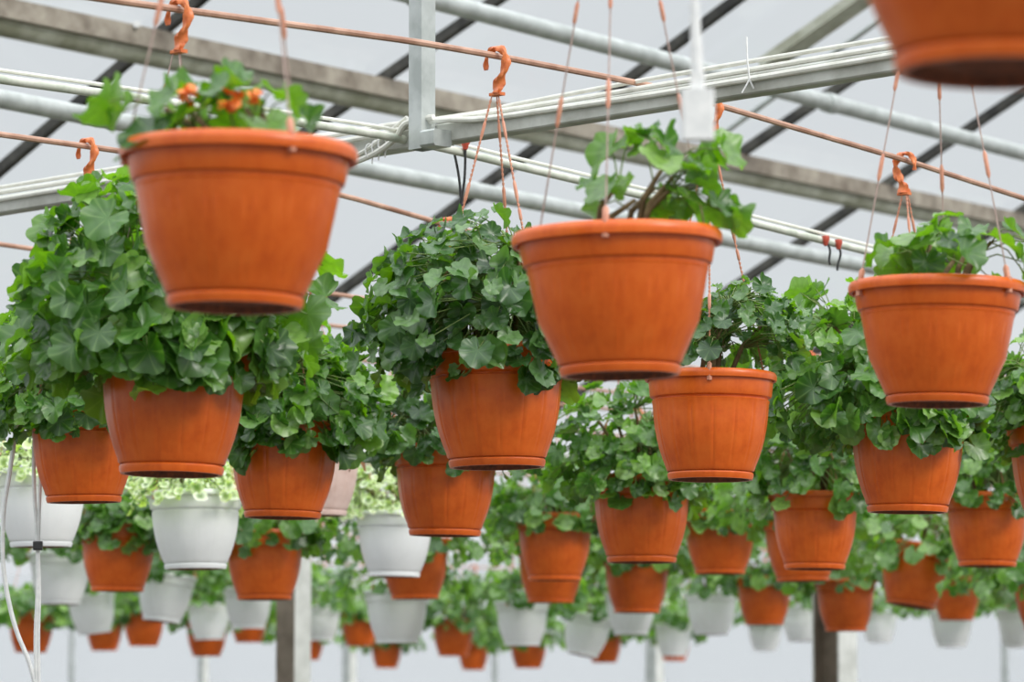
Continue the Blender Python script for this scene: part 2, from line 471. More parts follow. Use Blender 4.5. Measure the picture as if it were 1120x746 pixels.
# rods: pixel breakpoints on known rows (left of the beam, right of the beam)
ROW_Q = {}
ROD_PX = {0: [(60, -9), (120, 0), (450, 45), (537, 60), (704, 92), (742, 101), (785, 115), (990, 175), (1120, 217), (1180, 238)],
          1: [(-60, 57), (0, 66), (180, 92), (430, 131), (500, 146), (550, 159), (720, 200), (990, 269), (1120, 306), (1200, 330)],
          2: [(-60, 139), (0, 147), (130, 165), (255, 186), (380, 215), (440, 232), (600, 278), (760, 326), (1000, 400)]}
QS = {0: 0.0, 1: .60, 2: 1.24}
ROD_PATH = {}
for r_, pts in ROD_PX.items():
    P = [on_row(x, y, QS[r_]) for x, y in pts]
    ROD_PATH[r_] = [(sq(p)[0], p.z - 1.6) for p in P]
def row_q(r): return QS[r] if r in QS else (1.24 + (r - 2) * .62 if r > 2 else {-1: -1.2, -2: -2.7, -3: -3.3, -4: -4.2}[r])
def rod_h(r, s):
    if r in ROD_PATH:
        a = ROD_PATH[r]
        return float(np.interp(s, [p[0] for p in a], [p[1] for p in a]))
    if r == -1: return 1.36
    if r == -2: return 1.40
    return 1.17 + .012 * math.sin(r * 2.1 + s)

G_T, G_W = 'terracotta hanging pots', 'white hanging pots'
ROWS = {}
def hanging_pot(kind, cx, yb, W, label, mat, n=150, size=.032, rx=None, rz=.16, droop=.35, off=(0, 0, 0), lod='mid', leaf=None,
                seed=None, row=None, variant=None, tilt=0, group=G_T, flowers=None, upbias=.55, D=None, inner=.5, lift=0.0):
    D = D or {1: .30, 2: .25, 3: .25}[kind]
    if kind == 2 and W > 72 and int(cx) not in (778, 892, 1081): W *= 1.07; D *= 1.07
    k = {1: .675, 2: .80, 3: .78}[kind]
    dep = F * D / W
    ybc = yb - .33 * W * (HORIZON - yb) / F
    p = at_depth(cx, ybc, dep)
    s0, q0 = sq(p)
    if row is None:
        row = min(range(0, 60), key=lambda r: abs(row_q(r) - q0))
    # slide along the viewing ray on to the rod's row, keep the size in proportion
    lo, hi = .7, 1.4
    for _ in range(50):
        mid = (lo + hi) / 2
        if sq(CAM + (p - CAM) * mid)[1] < row_q(row): lo = mid
        else: hi = mid
    D *= mid; p = CAM + (p - CAM) * mid
    s0, q0 = sq(p)
    rimz = p.z + k * D
    hr = 1.6 + rod_h(row, s0)
    ROWS.setdefault(row, []).append(s0)
    root = empty('hanging_flowerpot', (p.x, p.y, rimz))
    tag(root, label, 'hanging plant', group)
    hi_ = W > 100
    seed = seed if seed is not None else int(cx * 7 + yb)
    rr = random.Random(seed)
    body, rim, sauc, soil = pot_meshes(kind, hi_, mat)
    rz0 = rr.uniform(0, .4)
    bo = link('pot', body, root, D, rz=rz0); 
    ri = link('rim', rim, bo); sa = link('saucer', sauc, bo)
    link('soil', soil, root, D)
    bo.rotation_euler = (rr.uniform(-.012, .012), tilt + rr.uniform(-.02, .02), rz0)
    leaf = leaf or LEAF
    rx = rx or .75 * D
    fs = 1.0
    if variant is not None:
        me, sm = leaf_mesh(('v', variant), leaf, **VARIANTS[variant]); fs = D / .25 * rr.uniform(.95, 1.12)
    else:
        me, sm = build_plant(seed, n, size, rx, rz, droop, off, lod, upbias=upbias, inner=inner); me.materials.append(leaf)
    a = rr.uniform(0, 6.28) if variant is not None else 0
    fo = link('foliage', me, root, fs, (0, 0, -.06 * D + lift), a)
    st = link('stems', sm, fo)
    if flowers:
        fl = flowers
        for (fx, fy, fz, fr, fm) in fl:
            m = MB(); r3 = random.Random(int(fx * 1000) + 9)
            for _ in range(9):
                c = Vector((fx, fy, fz)) + Vector([r3.uniform(-1, 1) for _ in range(3)]) * fr
                b1 = Vector([r3.uniform(-1, 1) for _ in range(3)]).normalized(); b2 = b1.cross(Vector((.3, .2, .9))).normalized(); b3 = b1.cross(b2)
                vs = [c] + [c + (b1 * math.cos(t) + b2 * math.sin(t)) * fr * .7 + b3 * fr * .2 for t in (0, .9, 1.8, 2.7, 3.6, 4.5, 5.4)]
                m.add(vs, [(0, i, i % 7 + 1) for i in range(1, 8)])
            m.tube([(fx * .3, fy * .3, 0), (fx * .8, fy * .8, fz * .6), (fx, fy, fz)], .0018, 4, mi=1)
            m.obj('flower', [fm, STEM], root)
    # hanger: hook over the rod and three strands down to the rim
    flip = rr.random() < .35
    hk = link('hook', HOOKS[int(flip)], root, None, (0, 0, hr - rimz - .004), AV + math.pi / 2 if False else (math.pi / 2 - AV) - math.pi)
    top = Vector((0, 0, hr - rimz - .074))
    a0 = rr.uniform(0, 2.1)
    if W > 60:
        ncoil = 3
        for i in range(3):
            aa = a0 + i * 2.094
            e = Vector((math.cos(aa) * .478 * D, math.sin(aa) * .478 * D, -.01))
            st_ = top + Vector((math.cos(aa) * .007, math.sin(aa) * .007, 0))
            m = MB()
            m.tube([st_, st_.lerp(e, .5) + Vector((0, 0, -.003)), e], .0014 if W < 170 else .0012, 5, mi=1)
            # moulded sleeves / beads
            for t0, t1, r in ((.10, .17, .0032), (.34, .42, .0036), (.45, .50, .0034), (.66, .73, .0036), (.95, 1.0, .005)):
                A_, B_ = st_.lerp(e, t0), st_.lerp(e, t1)
                m.tube([A_, A_.lerp(B_, .15), A_.lerp(B_, .85), B_], [.0016, r, r, .0016], 6)
            if W < 170 and W > 120:
                for t in np.arange(.02, .98, .018):
                    A_, B_ = st_.lerp(e, t), st_.lerp(e, t + .010)
                    m.tube([A_, B_], [.0026, .0020], 5)
            m.tube([e + Vector((0, 0, -.012)), e + Vector((0, 0, .012))], .0055, 6)
            m.obj('hanger_strand', [STRAND, WIRE if W > 170 else STRAND], root)
    else:
        for i in range(3):
            aa = a0 + i * 2.094
            e = Vector((math.cos(aa) * .478 * D, math.sin(aa) * .478 * D, -.01))
            m = MB(); m.tube([top, e], .0018, 4); m.obj('hanger_strand', STRAND, root)
    return root

VARIANTS = [
    dict(n=170, size=.038, rx=.25, rz=.21, droop=.3, lod='mid'),
    dict(n=160, size=.040, rx=.27, rz=.18, droop=.35, off=(.03, 0, 0), lod='mid'),
    dict(n=170, size=.036, rx=.25, rz=.24, droop=.35, off=(-.02, .02, 0), lod='mid'),
    dict(n=160, size=.040, rx=.28, rz=.20, droop=.4, lod='mid'),
    dict(n=160, size=.038, rx=.25, rz=.23, droop=.25, off=(0, -.02, .01), lod='mid'),
    dict(n=210, size=.019, rx=.15, rz=.11, droop=.1, lod='mid'),
    dict(n=170, size=.036, rx=.25, rz=.21, droop=.04, lod='mid'),
    dict(n=160, size=.038, rx=.26, rz=.19, droop=-.02, lod='mid'),
]

# ---- foreground row
hanging_pot(1, 260, 346, 262, 'largest wide terracotta pot on the left, out of focus, with orange buds above its rim', TERRA, n=26, size=.042, rx=.14, rz=.09, droop=-.15,
            off=(-.03, 0, .02), lod='near', row=-1, seed=11, flowers=[(-.005, -.09, .045, .012, PETALO), (.03, -.10, .05, .009, PETALO), (-.055, -.1, .05, .010, PETALO)])
hanging_pot(1, 675, 418, 232, 'wide terracotta pot in the middle with a small upright sprig off centre to the right', TERRA, n=34, size=.040, rx=.10, rz=.13, droop=-.1,
            off=(.055, 0, .03), lod='near', row=-1, seed=22)
hanging_pot(1, 1027, 448, 196, 'wide terracotta pot at the right edge hanging on three thin wires with sparse leaves', TERRA, n=36, size=.040, rx=.15, rz=.09, droop=-.1,
            off=(.02, 0, .03), lod='near', row=-1, seed=33)
hanging_pot(1, 1097, 102, 400, 'blurred dark terracotta pot cut off by the top right corner of the picture', TERRA, n=40, size=.034, rx=.15, rz=.12, droop=-.1,
            lod='mid', row=-2, seed=44)
for cx_, yb_, W_, sd_, side in ((1800, 55, 440, 45, 'beside'), (1500, -60, 520, 46, 'nearer than')):  # unseen pots, added to cast shade on the blurred top right pot
    hanging_pot(1, cx_, yb_, W_, 'bushy terracotta pot added outside the picture for shade, %s the blurred top right one' % side, TERRA, n=170, size=.04, rx=.24, rz=.26, droop=.2, lod='mid', row=-3 if sd_ == 45 else -4, seed=sd_)
# ---- rows in focus
hanging_pot(2, 190, 523, 165, 'terracotta pot under a huge bushy geranium, below the large blurred pot on the left', TERRA, n=445, size=.043, rx=.215, rz=.29, droop=.42,
            off=(-.03, 0, .02), lod='near', row=0, seed=101)
hanging_pot(2, 542, 515, 153, 'terracotta pot hanging on the upright orange hook in the centre, leaves spilling to its left', TERRA, n=378, size=.034, rx=.185, rz=.24, droop=.40,
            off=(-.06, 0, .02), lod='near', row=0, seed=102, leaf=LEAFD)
hanging_pot(2, 778, 528, 145, 'bright terracotta pot with its whole rim visible under an upright dark green geranium', TERRA, n=230, size=.026, rx=.15, rz=.155, droop=-.15,
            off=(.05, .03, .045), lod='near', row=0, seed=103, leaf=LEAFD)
hanging_pot(2, 994, 563, 128, 'shaded terracotta pot directly below the wide pot at the right edge', TERRA, n=391, size=.040, rx=.21, rz=.27, droop=.45,
            off=(-.075, .03, .02), lod='near', row=0, seed=104)
hanging_pot(2, 1168, 575, 128, 'terracotta pot mostly cut off by the right edge, just a strip of its side showing', TERRA, n=297, size=.034, rx=.22, rz=.20, droop=.4,
            off=(-.03, 0, .02), lod='near', seed=105)
hanging_pot(2, 90, 552, 119, 'terracotta pot at the left with its right side hidden behind the bushy geranium pot', TERRA, n=310, size=.034, rx=.20, rz=.27, droop=.45,
            off=(-.02, 0, .02), lod='near', seed=106, row=2)
hanging_pot(2, 311, 569, 122, 'dark terracotta pot right of the bushy geranium pot, big leaves over its rim', TERRA, n=310, size=.039, rx=.19, rz=.22, droop=.50,
            off=(.03, 0, .02), lod='near', seed=107)
hanging_pot(2, 488, 588, 114, 'terracotta pot tucked below left of the central hooked pot, above a white and orange pair', TERRA, n=256, size=.031, rx=.19, rz=.20, droop=.30,
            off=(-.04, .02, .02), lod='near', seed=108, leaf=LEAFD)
hanging_pot(2, 702, 617, 110, 'terracotta pot below the wide middle pot, dark leaves drooping over its left rim', TERRA, n=283, size=.034, rx=.19, rz=.22, droop=.40,
            off=(-.03, 0, .02), lod='near', seed=109)
hanging_pot(2, 892, 624, 103, 'terracotta pot with a tall leafy geranium, left of the shaded pot at the right', TERRA, n=310, size=.034, rx=.20, rz=.27, droop=.12,
            off=(.0, .02, .03), lod='near', seed=110)
hanging_pot(2, 1081, 621, 98, 'terracotta pot low at the right edge, its whole rim showing beneath dark leaves', TERRA, n=243, size=.032, rx=.19, rz=.22, droop=.15, lod='near', seed=111)
hanging_pot(2, 607, 636, 84, 'terracotta pot with a bright strip along its base, before a second pot like it', TERRA, n=229, size=.033, rx=.20, rz=.20, droop=.25, lod='mid', seed=112, off=(-.03, 0, 0))
hanging_pot(2, 603, 660, 74, 'terracotta pot of which only the base shows under the pot with the bright base strip', TERRA, variant=2, seed=113)
hanging_pot(2, 788, 629, 80, 'terracotta pot with a leaf hanging over its left rim, beneath the bright fully visible pot', TERRA, n=202, size=.034, rx=.20, rz=.20, droop=.42, lod='mid', seed=114)
hanging_pot(2, 877, 637, 84, 'terracotta pot almost hidden, its base peeping out below the tall leafy geranium pot', TERRA, variant=0, seed=115)
hanging_pot(2, 129, 648, 84, 'terracotta pot with a pale leaf over its right rim, left of the clean white pot', TERRA, n=202, size=.036, rx=.17, rz=.14, droop=.45, lod='mid', seed=116, off=(.03, -.03, 0))
hanging_pot(2, 289, 657, 87, 'orange pot hanging just in front of the brown and grey post', TERRA, variant=1, seed=117, flowers=[(.28, -.12, .12, .026, PETALW), (.26, -.16, .05, .022, PETALW), (.32, -.1, .0, .02, PETALW)])
hanging_pot(2, 453, 656, 76, 'orange pot half hidden behind the white pot below the centre', TERRA, variant=3, seed=118, flowers=[(.10, -.26, .17, .03, PETALW), (.16, -.24, .10, .026, PETALW), (.20, -.2, .05, .024, PETALW), (-.22, -.2, .2, .024, PETALW)])
hanging_pot(2, 697, 671, 73, 'orange pot directly under the pot with dark leaves drooping over its left rim', TERRA, variant=0, seed=119, flowers=[(-.24, -.2, .15, .02, PETALW)])
hanging_pot(2, 1006, 665, 78, 'tilted brownish terracotta pot leaning to the right', TERRA, variant=3, seed=120, tilt=.15)
hanging_pot(2, 1046, 679, 58, 'small bright orange pot behind the tilted brownish pot', TERRA, variant=2, seed=121)
hanging_pot(2, 925, 691, 70, 'orange pot hanging in front of the wide pale and brown post on the right', TERRA, variant=4, seed=122)
hanging_pot(2, 836, 684, 65, 'orange pot between the white pot and the post on the right, yellowish leaves beside it', TERRA, variant=0, seed=123)
hanging_pot(2, 1146, 690, 76, 'orange pot cut off low at the right edge beside a paler pot', TERRA, variant=3, seed=124)
hanging_pot(2, 34, 714, 54, 'small orange pot at the bottom left behind the white cords', TERRA, variant=1, seed=125)
hanging_pot(2, 114, 712, 44, 'small orange pot at the bottom left, left one of a touching pair', TERRA, variant=0, seed=126)
hanging_pot(2, 157, 707, 49, 'small orange pot at the bottom left, right one of a touching pair', TERRA, variant=4, seed=127)
hanging_pot(2, 226, 718, 49, 'small orange pot whose lower half shows beneath a white pot, above a thin post', TERRA, variant=2, seed=128)
hanging_pot(2, 272, 703, 45, 'strip of a small orange pot showing beneath a white pot, left of the brown post', TERRA, variant=3, seed=129)
hanging_pot(2, 336, 722, 42, 'small orange pot peeping out just right of the brown and grey post', TERRA, variant=3, seed=130)
hanging_pot(2, 393, 707, 44, 'small orange pot left of the wide greyish white bowl', TERRA, variant=0, seed=131)
hanging_pot(2, 423, 731, 37, 'tiny orange pot below the wide greyish white bowl', TERRA, variant=1, seed=132)
hanging_pot(2, 496, 718, 50, 'small orange pot overlapping a still smaller one at bottom centre', TERRA, variant=4, seed=133)
hanging_pot(2, 518, 733, 37, 'tiny orange pot tucked behind a small orange pot at bottom centre', TERRA, variant=2, seed=134)
hanging_pot(2, 578, 731, 44, 'small orange pot below the square white pot at bottom centre', TERRA, variant=3, seed=135)
hanging_pot(2, 661, 725, 42, 'small orange corner of a pot behind the round white pot at bottom centre', TERRA, variant=0, seed=136)
hanging_pot(2, 738, 723, 38, 'thin orange strip of a pot under a pale pot at bottom centre', TERRA, variant=1, seed=137)
# ---- white pots
def white(cx, yb, W, label, **kw):
    kw.setdefault('variant', 6 + int(cx) % 2)
    hanging_pot(3, cx, yb, W, label, WHITEP, group=G_W, **kw)
white(44, 600, 108, 'white pot at the left edge behind the thin white cords, pale variegated plant in it', variant=5, leaf=LEAFV)
white(213, 624, 108, 'clean white pot with a pale variegated plant, under the bushy geranium pot', variant=5, leaf=LEAFV)
white(432, 632, 90, 'white pot in front of an orange one, pale yellow green plant in it', variant=None, n=330, size=.017, rx=.15, rz=.20, droop=.0, leaf=LEAFV, lod='mid', off=(-.05, 0, 0))
white(65, 662, 72, 'white pot below the one at the left edge with dark leaves over its rim')
white(98, 694, 56, 'blurred white pot above the touching pair of small orange pots', tilt=-.15)
white(183, 681, 66, 'blurred white pot directly below the clean white variegated one', tilt=.12)
white(228, 700, 50, 'small white pot with one big leaf over its rim, above an orange one')
white(271, 688, 58, 'blurred white pot beneath the orange pot at the brown post')
white(350, 701, 48, 'blurred white pot just right of the brown and grey post')
white(434, 704, 74, 'wide greyish white bowl below the white and orange pair at lower centre')
white(571, 707, 62, 'straight sided white pot at the bottom centre above a small orange one')
white(645, 718, 56, 'round blurred white pot at the bottom centre, orange corner showing behind it', tilt=.2)
white(690, 695, 60, 'white pot mostly covered by the orange pot above it, bottom centre')
white(778, 695, 60, 'white pot with yellowish leaves above it, left of an orange pot')
white(737, 718, 44, 'pale small white pot with a thin orange strip beneath it')
white(837, 712, 40, 'small greyish white pot under the orange pot left of the right post')
white(878, 702, 50, 'pale blurred white pot just left of the wide post on the right')
white(962, 703, 42, 'faint small white pot just right of the wide post on the right')
white(1041, 708, 50, 'white pot directly under the small bright orange pot behind the tilted one')
white(1116, 709, 54, 'white pot cut off by the right edge at the bottom')
PINK = hanging_pot(2, 345, 566, 100, 'pale pink pot half hidden behind the dark pot and the variegated plant', PINKP, n=60, size=.03, rx=.15, rz=.12, droop=.0, lod='mid', seed=301, group=None)

# ------------------------------------------------------------------ rods carrying the pots
def rod(r, smin, smax, label):
    m = MB(); q = row_q(r); pts = []
    if r in ROD_PATH:
        ss = [p[0] for p in ROD_PATH[r]]
        smin, smax = min(smin, ss[0]), max(smax, ss[-1])
        ss = sorted(set([smin, smax] + list(np.linspace(smin, smax, 60))))
    else: ss = list(np.linspace(smin, smax, 24))
    for s in ss: pts.append(W3(s, q, rod_h(r, s) + .0))
    m.tube(pts, .0062, 8)
    tag(m.obj('hanging_rod', RODM), label, 'rod', 'rods the pots hang from')
ROD_LABEL = {0: 'rusty pink rod the central orange hook hangs on, nearest rod in view', 1: 'rusty rod with a pale irrigation pipe just beneath it, behind the post',
             2: 'rusty rod behind the big blurred left pot, a twisted orange hook on it', -1: 'rod the wide out of focus terracotta pots hang from, above the picture',
             -4: 'rod nearest the viewer, holding an added shading pot beyond the top right corner', -3: 'rod holding an added shading pot beyond the top right corner, nearest the viewer', -2: 'rod holding the blurred pot in the top right corner'}
rowlist = sorted(ROWS)
for r in range(min(rowlist), max(rowlist) + 1):
    if r not in ROWS: continue
    ss = ROWS[r]
    rod(r, min(ss) - .8, max(ss) + .8, ROD_LABEL.get(r, 'rusty hanging rod behind the foliage, row %s from the beam' % ['first', 'second', 'third', 'fourth', 'fifth', 'sixth', 'seventh', 'eighth', 'ninth', 'tenth', 'eleventh', 'twelfth', 'thirteenth', 'fourteenth', 'fifteenth', 'sixteenth', 'seventeenth', 'eighteenth', 'nineteenth', 'twentieth', 'twenty first', 'twenty second', 'twenty third', 'twenty fourth', 'twenty fifth', 'twenty sixth', 'twenty seventh', 'twenty eighth', 'twenty ninth', 'thirtieth', 'thirty first', 'thirty second', 'thirty third', 'thirty fourth', 'thirty fifth', 'thirty sixth', 'thirty seventh', 'thirty eighth', 'thirty ninth', 'fortieth', 'forty first', 'forty second', 'forty third', 'forty fourth', 'forty fifth', 'forty sixth', 'forty seventh'][max(r, 0) % 47]))

# ------------------------------------------------------------------ beam with its cables
HB = 1.185
def line_px(p1, p2, h, e1=0, e2=0):
    a, b = at_height(*p1, h), at_height(*p2, h); d = (b - a).normalized()
    return a - d * e1, b + d * e2
ba, bb = line_px((545, 138), (900, 81), HB, 3.5, 3.0)
m = MB(); m.box(ba, bb, .040, .040, bev=.003)
struct(m.obj('beam', BEAMM, smooth=False), 'pale grey square steel beam crossing under the roof, cables along its top')
bdir = (bb - ba).normalized()
post_p = at_height(462, 150, HB)
# hanging square tube
m = MB()
tp = post_p + Vector((0, -.045, 0)); w = .021; th = .0035
def sqtube(m, p, z0, z1, w, th, d1, d2):
    d1, d2 = d1.normalized(), d2.normalized()
    def ringv(z, k): return [Vector((p.x, p.y, z)) + d1 * a * k + d2 * b * k for a, b in ((-1, -1), (1, -1), (1, 1), (-1, 1))]
    vs = ringv(z0, w) + ringv(z1, w) + ringv(z0, w - th) + ringv(z1, w - th)
    fs = []
    for k in range(4):
        l = (k + 1) % 4
        fs += [(k, l, 4 + l, 4 + k), (8 + l, 8 + k, 12 + k, 12 + l), (l, k, 8 + k, 8 + l)]
    fs.append((4, 5, 6, 7))
    m.add(vs, fs)
zb = (CAM + ray(462, 164) * (tp.y / ray(462, 164).y)).z
sqtube(m, tp, zb, 4.25, .019, .003, bdir, Vector((bdir.y, -bdir.x, 0)))
struct(m.obj('hanger_post', GALV, smooth=False), 'square galvanised tube coming down from the roof to the beam, open at its end')
m = MB(); c0 = tp + bdir * .0; zz = zb + .018
m.box(Vector((tp.x, tp.y, zz)) + bdir * .02, Vector((tp.x, tp.y, zz)) + bdir * .062, .05, .034)
struct(m.obj('beam_bracket', GALV, smooth=False), 'small bracket at the foot of the square tube')

def cable(name, px, h, r, mat, label, cat, group=None, n=7, sub=6, off=Vector((0, 0, 0)), parent=None):
    P = [at_height(x, y, h) + off for x, y in px]
    pts = []
    for i in range(len(P) - 1):
        p0, p1, p2, p3 = P[max(i - 1, 0)], P[i], P[i + 1], P[min(i + 2, len(P) - 1)]
        for k in range(sub):
            t = k / sub
            pts.append(.5 * ((2 * p1) + (p2 - p0) * t + (2 * p0 - 5 * p1 + 4 * p2 - p3) * t * t + (3 * p1 - p0 - 3 * p2 + p3) * t ** 3))
    pts.append(P[-1])
    m = MB(); m.tube(pts, r, n); o = m.obj(name, mat, parent)
    if label: tag(o, label, cat, group)
    return o
def bpt(x, dz=0.0, dy=0.0):
    """point above the beam's line, x = pixel column of the beam"""
    n = Vector((-bdir.y, bdir.x, 0)); r = ray(x, 100)
    k = (Vector((ba.x, ba.y, 0)) - Vector((0, 0, 0))).dot(n) / Vector((r.x, r.y, 0)).dot(n)
    p = Vector((r.x, r.y, 0)) * k
    return Vector((p.x, p.y, 1.6 + HB + .020 + dz)) + Vector((0, dy, 0))
def smooth_pts(P, sub=6):
    pts = []
    for i in range(len(P) - 1):
        p0, p1, p2, p3 = P[max(i - 1, 0)], P[i], P[i + 1], P[min(i + 2, len(P) - 1)]
        for k in range(sub):
            t = k / sub
            pts.append(.5 * ((2 * p1) + (p2 - p0) * t + (2 * p0 - 5 * p1 + 4 * p2 - p3) * t * t + (3 * p1 - p0 - 3 * p2 + p3) * t ** 3))
    return pts + [P[-1]]
for i, (spec, r, lab) in enumerate([
        ([(-40, -.010, -.035), (200, -.008, -.035), (400, -.006, -.045), (470, .004, -.055), (530, -.006, -.035), (620, -.010, -.035), (740, -.013, -.035), (960, -.012, -.035), (1150, -.01, -.035)], .0060, 'pale cable along the beam, lowest and frontmost of the three'),
        ([(-40, .010, -.015), (200, .008, -.015), (420, .014, -.025), (500, .008, -.015), (620, .006, -.015), (800, .007, -.015), (960, .008, -.015), (1150, .008, -.015)], .0058, 'pale cable along the beam, middle one of the three'),
        ([(-40, .024, 0), (300, .022, 0), (520, .014, 0), (560, .018, .0), (700, .024, 0), (850, .026, 0), (1150, .026, 0)], .0045, 'thin grey cable along the beam, topmost of the three')]):
    m = MB(); m.tube(smooth_pts([bpt(*s) for s in spec]), r, 8)
    tag(m.obj('cable', CABLEM), lab, 'cable', 'cables along the beam')
# cable loop wrapping away to the left of the square tube, held by ties
lp = MB()
P = [bpt(475, .01, -.06), bpt(446, .006, -.07), bpt(434, -.020, -.06), bpt(415, -.040, -.05), bpt(396, -.05, -.04), bpt(370, -.055, -.03), bpt(330, -.05, -.02), bpt(250, -.03, -.02)]
lp.tube(smooth_pts(P), .0065, 8)
tag(lp.obj('cable', CABLEM), 'thick pale cable bending down around the square tube to the left', 'cable', 'cables along the beam')
lp = MB()
P = [bpt(446, .02, -.05), bpt(430, .0, -.05), bpt(405, -.030, -.05), bpt(385, -.045, -.04), bpt(350, -.08, -.03), bpt(310, -.09, -.03)]
lp.tube(smooth_pts(P), .0045, 8)
tag(lp.obj('cable', CABLEM), 'thinner cable beside the thick one bending around the square tube', 'cable', 'cables along the beam')
for (x, dz) in ((405, -.035), (412, -.03), (419, -.026)):
    m = MB(); c = bpt(x, dz, -.05)
    m.tube([c + Vector((math.cos(a) * .008, 0, math.sin(a) * .014)) for a in np.linspace(0, 6.0, 12)] + [c + Vector((.006, 0, -.028))], .0016, 5)
    tag(m.obj('cable_tie', TIE), 'little white tie around the bent cables left of the square tube', 'cable tie', 'white ties on the bent cables')
m = MB(); c = bpt(817, .02, -.045)
m.tube([c + Vector((-.003, 0, .045)), c + Vector((-.002, -.004, .0)), c + Vector((.002, 0, -.035)), c + Vector((.010, 0, -.052))], .0018, 5)
m.tube([c + Vector((.002, 0, -.035)), c + Vector((-.012, 0, -.060))], .0016, 5)
tag(m.obj('cable_tie', TIE), 'thin white tie knotted round the beam and cables right of the centre', 'cable tie')

# ------------------------------------------------------------------ irrigation pipe under rod 1 and rod 2 with drip tubes
for r_, h0, rad, lab in ((1, -.028, .0088, 'pale irrigation pipe running right under a rusty rod'),
                         ):
    q = row_q(r_); a = ROD_PATH[r_]
    P = [W3(s, q + .03, rod_h(r_, s) + h0) for s in np.linspace(a[0][0] - .5, a[-1][0] + 1, 40)]
    m = MB(); m.tube(P, rad, 10)
    o = m.obj('irrigation_pipe', PIPEM); tag(o, lab, 'pipe')
    m = MB(); m.tube([p + Vector((0, .012, .018)) for p in P], .004, 8)
    tag(m.obj('thin_irrigation_line', CABLEM), 'thin pale line lying on the irrigation pipe', 'pipe')
def drip(px, py, px2, py2, dep, lab, red=True):
    a = at_depth(px, py, dep); b = at_depth(px2, py2, dep)
    root = empty('drip_tube', a); tag(root, lab, 'drip tube', 'black drip tubes')
    m = MB(); l = b - a
    m.tube(smooth_pts([Vector((0, 0, 0)), l * .4 + Vector((.006, 0, 0)), l * .8, l]), .0028, 7); m.obj('tube', BLACKT, root)
    if red:
        m = MB(); m.lathe([(.001, .010), (.009, .008), (.010, .0), (.007, -.006), (.005, -.014), (.001, -.016)], 12); m.obj('emitter', REDC, root)
drip(493, 150, 508, 262, 8.0, 'left black drip tube under the beam, crossing another', False)
drip(509, 156, 498, 262, 7.95, 'black drip tube with a red cap under the beam, beside the centre strands')
rp1 = lambda x, y: (on_row(x, y, row_q(1) + .03) - CAM).dot(Vector((0, cp, sp)))
drip(903, 262, 908, 290, rp1(903, 260) - .02, 'short black drip tube on the right pipe, left of two')
drip(917, 266, 916, 296, rp1(917, 264) - .02, 'short black drip tube on the right pipe, right of two')

# ------------------------------------------------------------------ roof: purlins, glazing bars, glass
rp = (ray(610, 150)); RP = CAM + rp * (15.6 / rp.y)
# line of the main purlin from two pixels at its own height
HP = RP.z - 1.6
pa, pb = line_px((246, 75), (934, 216), HP, 6, 8)
PD = (pb - pa).normalized()
pitch = math.radians(27.6)
VD = (V * math.cos(pitch) - Vector((0, 0, 1)) * math.sin(pitch)).normalized()   # down the slope
RN = PD.cross(VD).normalized()
if RN.z < 0: RN = -RN
RP = pa.copy() + RN * .05
def on_roof(x, y, d=0.0):
    r = ray(x, y); k = (RP + RN * d - CAM).dot(RN) / r.dot(RN); return CAM + r * k
# glazing bars
bars = [((0, 186), (145, 62)), ((410, 92), (517, 18)), ((496, 228), (756, 36)), ((799, 175), (927, 89)), ((874, 266), (1120, 100)), ((1095, 246), (1180, 188))]
BL = []
for i, (p1, p2) in enumerate(bars):
    a, b = on_roof(*p1), on_roof(*p2)
    d = (b - a).normalized()
    c = (a + b) / 2
    k0 = (RP - c).dot(VD); 
    A = c + d * ( (c - RP).dot(VD) + 3.2 if d.dot(VD) < 0 else -((c - RP).dot(VD)) - 3.2)
    dd = d if d.dot(VD) > 0 else -d
    off0 = (c - RP).dot(VD)
    A = c + dd * (-3.4 - off0); B = c + dd * (3.0 - off0)
    BL.append((A, B))
    m = MB(); m.box(A, B, .032, .045, up=RN)
    struct(m.obj('trim_%d' % (i + 1), BARM, smooth=False), 'dark glazing bar of the glass roof')
# extra bars further along both ways
sp_ = (BL[2][0] - BL[1][0])
n_ = len(bars)
for i, k in enumerate((-1, 1)):
    src = BL[0] if k < 0 else BL[n_ - 1]
    e = PD * (1.08 * k)
    A, B = src[0] + e, src[1] + e
    m = MB(); m.box(A, B, .032, .045, up=RN)
    struct(m.obj('trim_%d' % (n_ + i + 1), BARM, smooth=False), 'dark glazing bar of the glass roof'); BL.append((A, B))
# glass panes between the bars
order = sorted(BL, key=lambda ab: (ab[0] - RP).dot(PD))
for i in range(len(order) - 1):
    (A, B), (C_, D_) = order[i], order[i + 1]
    up = RN * .028
    m = MB(); t = RN * .004
    m.add([A + up, B + up, D_ + up, C_ + up, A + up + t, B + up + t, D_ + up + t, C_ + up + t], [(3, 2, 1, 0), (4, 5, 6, 7), (0, 1, 5, 4), (1, 2, 6, 5), (2, 3, 7, 6), (3, 0, 4, 7)])
    struct(m.obj('window_%d' % (i + 1), GLASS, smooth=False), 'roof glass pane between two dark bars')
# main purlin: round tube plus the angle profile on its upper side
m = MB(); m.tube([pa, pb], .048, 14)
struct(m.obj('purlin_tube', OLIVE), 'weathered pale green tube running under the glass roof')
m = MB(); e = (-VD) * .06
m.prism(pa + e + RN * .01, pb + e + RN * .01, [(-.010, -.035), (.03, -.035), (.03, .035), (-.010, .035)])
struct(m.obj('purlin_profile', BROWNG, smooth=False), 'brown stained steel profile above the roof tube')
for (x, y) in ((145, 35), (153, 33), (384, 89), (390, 88), (745, 165)):
    c = at_height(x, y, HP + .07) - Vector((0, .10, 0)); m = MB()
    m.box(c, c + Vector((0, -.02, 0)), .022, .022)
    struct(m.obj('bolt', TIE), 'pale bolt in the brown steel profile')
